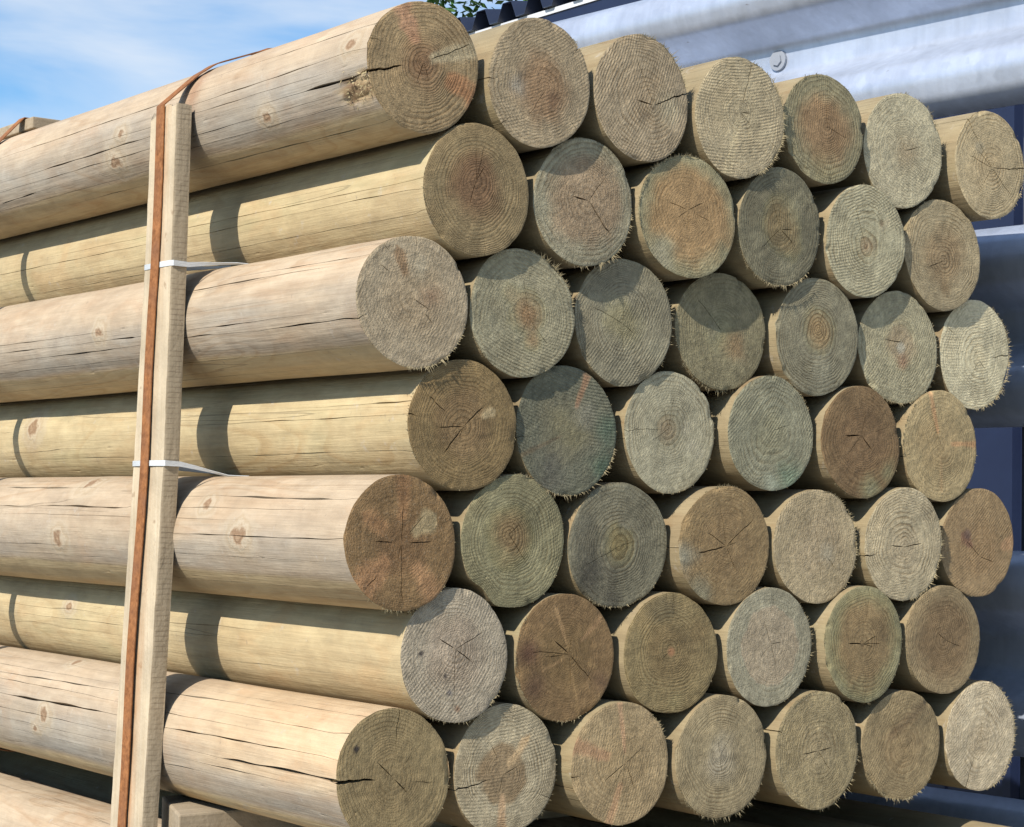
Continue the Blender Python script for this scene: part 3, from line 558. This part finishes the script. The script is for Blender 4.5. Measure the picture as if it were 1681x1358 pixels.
        C = C*(1-mk*.85) + (lin(c)*(1-0.16*core))*mk*.85
    for (sx, sz, sr, c, stg) in e.get('s', ()):
        d = np.hypot(X-sx*rad, Z-sz*rad)/(sr*rad) + 0.30*noise(XZ, 90, seed+11, 3)*(1 if sr > .12 else .4)
        mk = (sm(1.45, 0.0 if sr > .12 else .5, d)*stg)[..., None]; C = C*(1-mk) + lin(c)*mk
    C = C*(1 + 0.10*noise(XZ, 60, seed+5, 3) + 0.05*noise(XZ, 260, seed+6, 2))[..., None]
    C = mute(C, e.get('mu', 1.0)*(0.36 + 0.46*sm(.84, 1.0, C[..., 1:2]/C[..., 0:1]) + 0.12*sm(.60, .36, C[..., 1:2]/C[..., 0:1])))*(1-0.35*CRK[..., None])*K_END
    ringr = g.uniform(.62, 1.25)*(T[:, None]**g.uniform(.75, 1.2))*rad*(1+0.04*noise(XZ, 30, seed+7, 2)) + 0*A + seed*0.37 % 0.01
    sa = math.radians(e.get('sa', float(g.uniform(-90, 90)))); cx0, cz0 = -math.sin(sa)*0.0, 0
    saw = np.hypot(X-0.32*math.cos(sa+1.57), Z-0.32*math.sin(sa+1.57))
    V = [(px, float(bow[0].mean()), pz)]; V = np.concatenate([np.array(V), np.stack([X, Yd, Z], -1).reshape(-1, 3)])
    V[:, 2] += rad
    CC = np.concatenate([C[0].mean(0)[None], C.reshape(-1, 3)]); rg = np.concatenate([[0], ringr.ravel()]); sw = np.concatenate([[saw[0].mean()], saw.ravel()])
    amps = np.tile(np.array(e['a'], float), (len(V), 1))
    J = np.arange(nc); J1 = (J+1) % nc; F = [(0, 1+int(b), 1+int(a)) for a, b in zip(J, J1)]
    F = [(0, 1+int(a), 1+int(b)) for a, b in zip(J, J1)]
    q = []
    for i in range(nr-1):
        q.append(np.stack([1+i*nc+J, 1+(i+1)*nc+J, 1+(i+1)*nc+J1, 1+i*nc+J1], 1))
    F += np.concatenate(q).tolist()
    root = empty('round_post', (x, y, z+ZO-rad))
    mesh_obj('cut_end', V, F, MAT_END, root, sharp=50, attrs={'tint': ('FLOAT_COLOR', CC), 'amps': ('FLOAT_COLOR', amps), 'ringr': ('FLOAT', rg), 'saw': ('FLOAT', sw), 'sawt': ('FLOAT', V[:, 0]*math.cos(sa)+V[:, 2]*math.sin(sa))})
    # ---------------- shaft
    ys = np.concatenate([[0], np.linspace(0.004, 1.02, 128 if hero else 9), np.linspace(1.08, LEN, 14 if hero else 4)]); ny_ = len(ys)
    AS = np.tile(A[-1], (ny_, 1)); DR = np.zeros((ny_, nc)); CS = np.zeros((ny_, nc))
    for j, (a, ci, o) in enumerate(cols):
        if ci is None: continue
        ctr = np.full(ny_, cl[ci][0]+end_wander(ci, np.array([1.0]))[0]); w = np.zeros(ny_)
        segs = sorted(cl[ci][2])
        if segs:
            kx, ka = [], []
            for (y0, y1, a0, a1, mm) in segs: kx += [y0, y1]; ka += [cl[ci][0]+np.clip(wrap(a0-cl[ci][0]), -1.3, 1.3), cl[ci][0]+np.clip(wrap(a1-cl[ci][0]), -1.3, 1.3)]
            p = np.random.default_rng(seed*17+ci).uniform(0, 6.283, 3)
            path = np.interp(ys, kx, ka) + 0.22*np.sin(31*ys+p[0]) + 0.15*np.sin(83*ys+p[1])
            bl = sm(0, 0.03, ys); ctr = ctr*(1-bl) + path*bl
            for (y0, y1, a0, a1, mm) in segs:
                s = np.clip((ys-y0)/(y1-y0), 0, 1); pr = sm(0, .18, s) if y0 > 0.003 else 1.0
                pr = pr*sm(0, .25, 1-s)*1.3*np.where((ys >= y0) & (ys <= y1), 1, 0)
                w = np.maximum(w, mm/1000*pr*(0.8+0.35*np.sin(57*ys+p[2])))
                if hero: w = np.maximum(w, 0.00042*sm(y0-.16, y0-.02, ys)*sm(y1+.20, y1+.02, ys))
        half = np.clip(np.degrees(w/2/rad), 0.05, 2.0)
        AS[:, j] = ctr + (np.sign(o)*(half if abs(o) == 1 else 2.6) if o else 0)
        if o == 0: DR[:, j] = np.minimum(w*5.5, 0.012); CS[:, j] = np.clip(w/0.0007, 0, 1)
    cyl = np.stack([np.cos(np.radians(AS))*rad, np.tile(ys[:, None], (1, nc))*0.5, np.sin(np.radians(AS))*rad], -1)
    R_ = rim(AS) + 0.0007*noise(cyl*np.array([1, .25, 1]), 45, seed+20, 3)*sm(0, .02, ys)[:, None]
    R_[0] = RM[-1]
    KD = np.full((ny_, nc), 6.0); bul = np.zeros((ny_, nc))
    kn = list(side_k) if hero else [(g.uniform(0, 360), g.uniform(.15, 1.5), g.uniform(7, 12)) for _ in range(2)]
    if hero: kn += [(g.uniform(300, 420), g.uniform(.2, 1.6), g.uniform(8, 13)) for _ in range(3)]
    for (a, yy, kr) in kn:
        kr *= 0.00125; d = np.hypot(np.radians(wrap(AS-a))*rad/kr, (ys[:, None]-yy)/(kr*1.35)); KD = np.minimum(KD, d); bul += 0.0020*np.exp(-d*d*.5)
    R_ = R_ + bul - DR
    if (row, k) == (1, 0):     # bark torn away beside the split
        d = np.hypot(wrap(AS-205)/17.0, (ys[:, None]-0.025)/0.042) + 0.25*noise(cyl, 260, 77, 3); mk = sm(1.1, .5, d)
        R_ = R_ + mk*(0.0030*noise(cyl, 380, 78, 3)-0.0034)
    XS, ZS = R_*np.cos(np.radians(AS)), R_*np.sin(np.radians(AS))
    YS = np.tile(ys[:, None], (1, nc)); YS[0] = Yd[-1]
    V = np.stack([XS, YS, ZS+rad], -1).reshape(-1, 3)
    # tint: clean cream wood; silver-pink weathering on the outer, sky-facing side of the proud posts
    cream = lin((206,186,148))*(1+0.06*g.normal()); yellow = lin((208,190,150)); pink = lin((204,184,158)); silver = lin((174,167,156))
    C = np.ones((ny_, nc, 1))*cream
    n1 = noise(cyl*np.array([1, .4, 1]), 28, seed+21, 3); n2 = noise(cyl*np.array([1, .5, 1]), 55, seed+22, 3); aw = AS % 360
    if hero and row % 2 == 1:
        up = {1: 60, 3: 60, 5: 60, 7: 60}[row]; lo = {1: 228, 3: 222, 5: 214, 7: 226}[row]
        wmk = sm(up-20, up+15, aw)*sm(lo+4, lo-3, aw+5*n1); C = C*(1-wmk[..., None]) + pink*wmk[..., None]
        smk = sm(155, 195, aw+14*n1)*sm(lo+2, lo-8, aw+5*n1)*(0.62+0.35*n2).clip(0, 1); C = C*(1-smk[..., None]) + silver*smk[..., None]
    else:
        ymk = (0.5+0.5*n1).clip(0, 1)[..., None]; C = C*(1-ymk) + yellow*ymk
        gm = (sm(.35, 1.0, n2)*0.35)[..., None]; C = C*(1-gm) + lin((178,170,132))*gm
    if hero and row == 7:
        ym = (sm(.42, .20, ys)[:, None]*sm(205, 185, aw)*0.7)[..., None]; C = C*(1-ym) + lin((226,198,160))*ym
    if (row, k) == (1, 0): tn_ = (0.5+0.5*noise(cyl, 300, 79, 3)).clip(0, 1)[..., None]; C = C*(1-.85*mk[..., None]) + (lin((128,96,64))*(1-tn_)+lin((222,196,150))*tn_)*.85*mk[..., None]
    if hero: # rust bleeding from the strap onto the wood
        rmk = np.exp(-((ys-(0.397-y if row != 1 else .372-y))/.016)**2)[:, None]*sm(80, 110, aw)*sm(200, 165, aw)*(.45+.4*n2).clip(0, 1)*(1 if row == 1 else 0)
        C = C*(1-rmk[..., None]*.7) + lin((150,84,40))*rmk[..., None]*.7
    C = C*(1-.25*CS[..., None])*(1+0.07*n2)[..., None]*((0.79 if row % 2 else 0.79) if hero else 0.52)  # inner posts get a darker tint: shade of the gaps put into colour
    q = [np.stack([i*nc+J, (i+1)*nc+J, (i+1)*nc+J1, i*nc+J1], 1) for i in range(ny_-1)]
    F = np.concatenate(q).tolist()
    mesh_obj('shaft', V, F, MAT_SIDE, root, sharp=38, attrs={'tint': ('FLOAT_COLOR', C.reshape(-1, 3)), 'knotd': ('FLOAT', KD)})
    # ---------------- far end, seen only from behind
    B = np.stack([XS[-1], YS[-1], ZS[-1]+rad], -1); V = np.concatenate([[[0, LEN, rad]], B]); F = [(0, 1+int(b), 1+int(a)) for a, b in zip(J, J1)]
    n_ = len(V)
    mesh_obj('back_end', V, F, MAT_END, root, attrs={'tint': ('FLOAT_COLOR', np.tile(mute(lin(e['b']), .5)*K_END, (n_, 1))), 'amps': ('FLOAT_COLOR', np.tile(np.array(e['a'], float), (n_, 1))),
             'ringr': ('FLOAT', np.concatenate([[0], np.full(nc, rad)])), 'saw': ('FLOAT', V[:, 0]), 'sawt': ('FLOAT', V[:, 2])})
    # ---------------- torn fibres along the rim
    Vf = []; Ff = []; Tf = []
    def spike(a, t, length, w, out, tang, fwd, tone):
        ar = math.radians(a); rr_ = float(rim(np.array([a]))[0])*t; n = Vector((math.cos(ar), 0, math.sin(ar))); tn = Vector((-n.z, 0, n.x))
        p = n*rr_ + Vector((0, 0.0006, rad)); d = (n*out + tn*tang + Vector((0, -fwd, 0))).normalized(); b = len(Vf); sd = d.orthogonal().normalized()
        Vf.extend([tuple(p+tn*w), tuple(p-tn*w), tuple(p+Vector((0, w*1.4, 0))), tuple(p+d*length+tn*random.uniform(-.3, .3)*length)])
        Ff.extend([(b, b+1, b+3), (b+1, b+2, b+3), (b+2, b, b+3), (b, b+2, b+1)]); Tf.extend([tone]*4)
    cb = lin((206,186,142))
    for (a0, a1, den) in e.get('f', ()):
        nfib = int(abs(a1-a0)*3.6*den); clump = g.uniform(0, 6.283)
        for _ in range(nfib):
            a = g.uniform(a0, a1)
            if g.uniform() > 0.30 + 0.70*(0.5+0.5*math.sin(a*.52+clump*3)*math.sin(a*.21+clump))**1.5: continue
            env = max(0.12, math.sin(math.pi*(a-a0)/(a1-a0)))*(0.6+0.4*math.sin(a*.35+clump))
            ln = (0.0014+0.0105*g.uniform()**3.2*den)*(0.4+0.7*env)
            spike(a, g.uniform(.975, 1.003), ln, g.uniform(.0003, .0006), 1.0, g.normal()*.45, g.uniform(-.1, .7), cb*g.uniform(.45, .85))
    for _ in range(30):
        a = g.uniform(0, 360); spike(a, g.uniform(.97, 1.0), g.uniform(.0006, .0022), .00035, 1.0, g.normal()*.6, g.uniform(0, .8), cb*g.uniform(.4, .75))
    if (row, k) == (1, 0):
        for _ in range(60):
            a = g.normal(203, 8); yy = abs(g.normal(.028, .02)); ar = math.radians(a); n = Vector((math.cos(ar), 0, math.sin(ar))); b = len(Vf); p = n*(rad-.0005)+Vector((0, yy, rad)); tn = Vector((-n.z, 0, n.x))
            d = (n*g.uniform(.1, .5) + tn*g.normal()*.5 + Vector((0, g.normal(), 0))).normalized(); L_ = g.uniform(.002, .007); w = g.uniform(.0005, .0012)
            Vf.extend([tuple(p+tn*w), tuple(p-tn*w), tuple(p+Vector((0, w, 0))), tuple(p+d*L_)]); Ff.extend([(b, b+1, b+3), (b+1, b+2, b+3), (b+2, b, b+3), (b, b+2, b+1)]); Tf.extend([cb*g.uniform(.6, 1.1)]*4)
    tag(mesh_obj('splinter_fringe', Vf, Ff, MAT_FIBRE, root, smooth=False, attrs={'tint': ('FLOAT_COLOR', np.array(Tf))}), kind='stuff')
    ordn = ['first','second','third','fourth','fifth','sixth','seventh']
    rowt = {1: 'top row', 7: 'bottom row'}.get(row, ordn[row-1]+' row down')
    tag(root, e['t'] + ', ' + ordn[k] + ' from slat, ' + rowt, 'post', 'round posts of the upper strapped bundle')
    return root
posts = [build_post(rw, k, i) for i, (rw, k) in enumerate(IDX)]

# the bundle underneath: same posts, only glimpsed below
DXL, DZL = 0.02, -0.9235
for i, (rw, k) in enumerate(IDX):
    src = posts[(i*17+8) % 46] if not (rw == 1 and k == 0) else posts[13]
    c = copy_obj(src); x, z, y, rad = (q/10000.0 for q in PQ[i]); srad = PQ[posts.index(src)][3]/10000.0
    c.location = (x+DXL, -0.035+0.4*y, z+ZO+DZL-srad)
    if k == 0: pass
    tag(c, 'round post in the lower bundle, beneath the plank bearers', 'post', 'round posts of the bundle underneath')

# ------------------------------------------------------------------ bearers
def bearer(name, X0n, X0f, X1, Y0, Y1, z0, z1, label, group):
    ym = Y0; v = [(X0n,Y0,z0),(X1,Y0,z0),(X1,Y1,z0),(X0f,Y1,z0),(X0n,Y0,z1),(X1,Y0,z1),(X1,Y1,z1),(X0f,Y1,z1)]
    o3 = Vector((X0n, Y0, z0)); v = [tuple(Vector(p)-o3) for p in v]
    o = mesh_obj(name, v, [(0,3,2,1),(4,5,6,7),(0,1,5,4),(1,2,6,5),(2,3,7,6),(3,0,4,7)], MAT_BEARER, smooth=False); o.location = o3
    bevel(o, 0.0025); return tag(o, label, 'bearer', group)
zt = ZO-0.4405
bearer('timber_bearer', -0.082, -0.030, 0.99, 0.325, 0.468, zt-0.044, zt, 'sawn timber bearer under the upper bundle, end cut askew beside the slat', 'bearers between the bundles')
bearer('timber_bearer', -0.06, -0.055, 0.98, 1.36, 1.50, zt-0.044, zt, 'sawn timber bearer under the upper bundle, away from the slat', 'bearers between the bundles')
zl = ZO+DZL-0.4405
for yy, lab in ((0.33, 'timber bearer on the ground, below the slat'), (1.36, 'timber bearer on the ground, away from the slat')):
    bearer('ground_bearer', -0.06, -0.05, 1.0, yy, yy+0.14, 0.0, zl, lab, 'bearers on the yard ground')

# ------------------------------------------------------------------ slat
def slat():
    zb, ztp = -0.62, 0.372; nz = 90; g = np.random.default_rng(5); V = []; ED = []; RU = []
    # cross-section points round the board: (side, fraction)
    def yn(z): return np.interp(z, [-.62, -.45, -.283, -.044, .181, .366], [.404, .398, .388, .369, .361, .357])
    def yf(z): return np.interp(z, [-.62, -.45, -.283, -.044, .181, .366], [.488, .480, .468, .445, .428, .420])
    ring = []; nf, ne = 16, 6
    for i in range(nf+1): ring.append(('f', i/nf))
    for i in range(1, ne): ring.append(('e', i/ne))
    for i in range(nf+1): ring.append(('b', i/nf))
    for i in range(1, ne): ring.append(('g', i/ne))
    n = len(ring)
    for j in range(nz+1):
        zz = zb + (ztp-zb)*j/nz; a, b = yn(zz), yf(zz); bow = -0.0015*math.sin(3*zz) - (0.010*max(0, -(zz+.3)) )
        for s, t in ring:
            jit = g.normal()*0.00035
            if s == 'f': p = (-0.0902+bow+ jit*.5, b+(a-b)*t, zz)
            elif s == 'e': p = (-0.0902+bow+0.0200*t, a+jit*0.7 - 0.0006, zz)
            elif s == 'b': p = (-0.0702+bow, a+(b-a)*t, zz)
            else: p = (-0.0702+bow-0.0200*t, b+jit*0.7, zz)
            if j == nz: p = (p[0], p[1], zz + 0.0022*math.sin(p[1]*220) - (0.010 if (s in 'fb' and p[1] > b-0.016) else 0))
            V.append(p); ED.append(1.0 if s in 'eg' else 0.0)
            ctr = a+(b-a)*0.60; RU.append(math.exp(-((p[1]-ctr+.012)/0.011)**2)*(0.75 if s == 'f' else 0.25)*(0.25 + 0.75*(sm(.1, .36, np.array(zz)) + sm(-.05, -.3, np.array(zz)))))
    F = []
    for j in range(nz):
        for i in range(n): F.append((j*n+i, j*n+(i+1) % n, (j+1)*n+(i+1) % n, (j+1)*n+i))
    F.append(tuple(range(n-1, -1, -1))); F.append(tuple(range(nz*n, nz*n+n)))
    V = np.array(V); V[:, 2] += ZO; o0 = np.array([-0.08, 0.42, ZO+zb])
    o = mesh_obj('upright_slat', V-o0, F, MAT_SLAT, smooth=True, sharp=35, attrs={'edge': ('FLOAT', ED), 'rust': ('FLOAT', RU)}); o.location = o0
    return tag(o, 'pale sawn upright slat strapped against the sides of the stacked posts', 'slat'), yn, yf
slat_o, yn, yf = slat()

# ------------------------------------------------------------------ straps
def hull(pts):
    pts = sorted(set((round(a, 5), round(b, 5)) for a, b in pts))
    def half(p):
        h = []
        for q in p:
            while len(h) > 1 and (h[-1][0]-h[-2][0])*(q[1]-h[-2][1])-(h[-1][1]-h[-2][1])*(q[0]-h[-2][0]) <= 0: h.pop()
            h.append(q)
        return h
    a, b = half(pts), half(pts[::-1]); return a[:-1]+b[:-1]
def ribbon(name, path, yc, wid, th, mat, parent=None, closed=True, origin=None):
    """flat band following path in the XZ plane; yc(x,z) gives its centre line in y"""
    n = len(path); V = []
    for i, (x, z) in enumerate(path):
        a = path[(i-1) % n] if closed or i > 0 else path[i]; b = path[(i+1) % n] if closed or i < n-1 else path[i]
        t = Vector((b[0]-a[0], b[1]-a[1])).normalized(); nrm = Vector((t.y, -t.x)); y = yc(x, z)
        for s, d in ((-1, 0), (1, 0), (1, th), (-1, th)):
            V.append((x+nrm.x*d, y+s*wid/2, z+nrm.y*d))
    F = []
    for i in range(n if closed else n-1):
        j = (i+1) % n
        for q in range(4): F.append((i*4+q, i*4+(q+1) % 4, j*4+(q+1) % 4, j*4+q))
    if not closed: F += [(0, 1, 2, 3), (4*n-1, 4*n-2, 4*n-3, 4*n-4)]
    o3 = origin or Vector(V[0]); V = [tuple(Vector(p)-o3) for p in V]
    o = mesh_obj(name, V, F, mat, parent, smooth=True, sharp=40)
    if not parent: o.location = o3
    return o
def circ_pts(extra):
    pts = []
    for q in PQ:
        x, z, y, rad = (v/10000.0 for v in q)
        for t in range(72):
            a = t*math.pi/36; pts.append((x+(rad*1.018+.0006)*math.cos(a), z+ZO+(rad*1.018+.0006)*math.sin(a)))
    return hull(pts+extra)
def dens(path, step):
    out = []; n = len(path)
    for i in range(n):
        a, b = Vector(path[i]), Vector(path[(i+1) % n]); k = max(1, int((b-a).length/step))
        out += [tuple(a+(b-a)*j/k) for j in range(k)]
    return out
# strap over the slat; it springs a little off the first post's top
st_pts = circ_pts([(-0.0925, ZO+0.374), (-0.0925, ZO-0.20), (-0.0930, ZO-0.489), (0.02, ZO+.4500), (0.06, ZO+.459), (0.10, ZO+.461)])
def y1c(x, z):
    zz = z-ZO; base = yn(zz)+(yf(zz)-yn(zz))*0.56 + 0.0015*math.sin(zz*19)
    return float(base - 0.012*min(1, max(0, (x+.09)/.15))) if zz < .42 else float(yn(.37)+.062*.56-.012)
strap = empty('steel_strap', (-0.0925, 0.39, ZO-0.44)); tag(strap, 'rusty steel strap running down the slat and round the upper bundle', 'strap', 'rusty straps round the bundle')
ribbon('band', dens(st_pts, 0.012), y1c, 0.0195, 0.0013, MAT_RUST, strap, origin=Vector((-0.0925, 0.39, ZO-0.44)))
v, fc = box_data(-0.014, 0.03, -0.014, 0.014, -0.0012, 0.0045); cl_ = mesh_obj('seal', v, fc, MAT_RUST, strap, smooth=False); bevel(cl_, 0.0015)
cl_.location = Vector((0.045, y1c(0.06, ZO+.46), ZO+.4550)) - Vector((-0.0925, 0.39, ZO-0.44)); cl_.rotation_euler.y = -0.22
# second strap farther along, over a packing batten
st2 = circ_pts([(-0.012, ZO+.4560), (0.062, ZO+.4560)])
strap2 = empty('steel_strap', (-0.07, 0.995, ZO)); tag(strap2, 'rusty steel strap passing over the timber block on top of the bundle', 'strap', 'rusty straps round the bundle')
ribbon('band', dens(st2, 0.012), lambda x, z: 0.99, 0.0195, 0.0013, MAT_RUST, strap2, origin=Vector((-0.07, 0.995, ZO)))
v, fc = box_data(0, 0.072, 0, 0.15, 0, 0.0165); o = mesh_obj('packing_block', v, fc, MAT_BEARER, smooth=False); o.location = (-0.011, 0.955, ZO+.4385); bevel(o, .0015)
tag(o, 'small brown timber block under a strap on top of the bundle', 'block')

# white plastic bands: once round the slat, then back between two rows of posts
def band(zc, tip, lab):
    z = zc+ZO; a = float(yn(zc)); b = float(yf(zc)); W = 0.0064; xo, xi = -0.0911, -0.0700
    # centre-line and half-height vector along the route
    route = [((0.012, b-0.02, tip+ZO+.004), .0012, .3), ((xi, b+.004, z-.001), .0035, .4), ((xo+.002, b+.0022, z), W/2, 0), ((xo, b, z), W/2, 0), ((xo-.0004, (a+b)/2, z+.0002), W/2, 0),
             ((xo, a+.001, z), W/2, 0), ((xo+.002, a-.0022, z), W/2, 0), ((xi, a-.003, z-.0006), W/2*.92, .15), ((-.052, a-.0065, (zc*.68+tip*.32)+ZO), W/2*.72, .35), ((-.034, a-.011, (zc*.36+tip*.64)+ZO), W/2*.45, .6), ((-.014, a-.016, tip+ZO), .0012, .9), ((0.012, a-.018, tip+ZO), .0008, 1)]
    V = []; n = len(route)
    for i, ((x, y, zz), hw, tw) in enumerate(route):
        p0 = Vector(route[max(i-1, 0)][0]); p1 = Vector(route[min(i+1, n-1)][0]); t = (p1-p0).normalized()
        side = t.cross(Vector((0, 0, 1))).normalized(); up = (Vector((0, 0, 1))*math.cos(tw*.9) + side*math.sin(tw*.9)).normalized(); th = t.cross(up).normalized()*0.0005
        c = Vector((x, y, zz)); V += [tuple(c+up*hw+th), tuple(c-up*hw+th), tuple(c-up*hw-th), tuple(c+up*hw-th)]
    F = []
    for i in range(n-1):
        for q in range(4): F.append((i*4+q, i*4+(q+1) % 4, i*4+4+(q+1) % 4, i*4+4+q))
    F += [(3, 2, 1, 0), (4*n-4, 4*n-3, 4*n-2, 4*n-1)]
    o3 = Vector((xo, a, z)); o = mesh_obj('plastic_band', [tuple(Vector(p)-o3) for p in V], F, MAT_BAND, smooth=True, sharp=50); o.location = o3
    tag(o, lab, 'band', 'white bands holding the slat')
band(0.187, 0.1915, 'white plastic band round the slat, between second and third rows')
band(-0.044, -0.0570, 'white plastic band round the slat, between fourth and fifth rows')
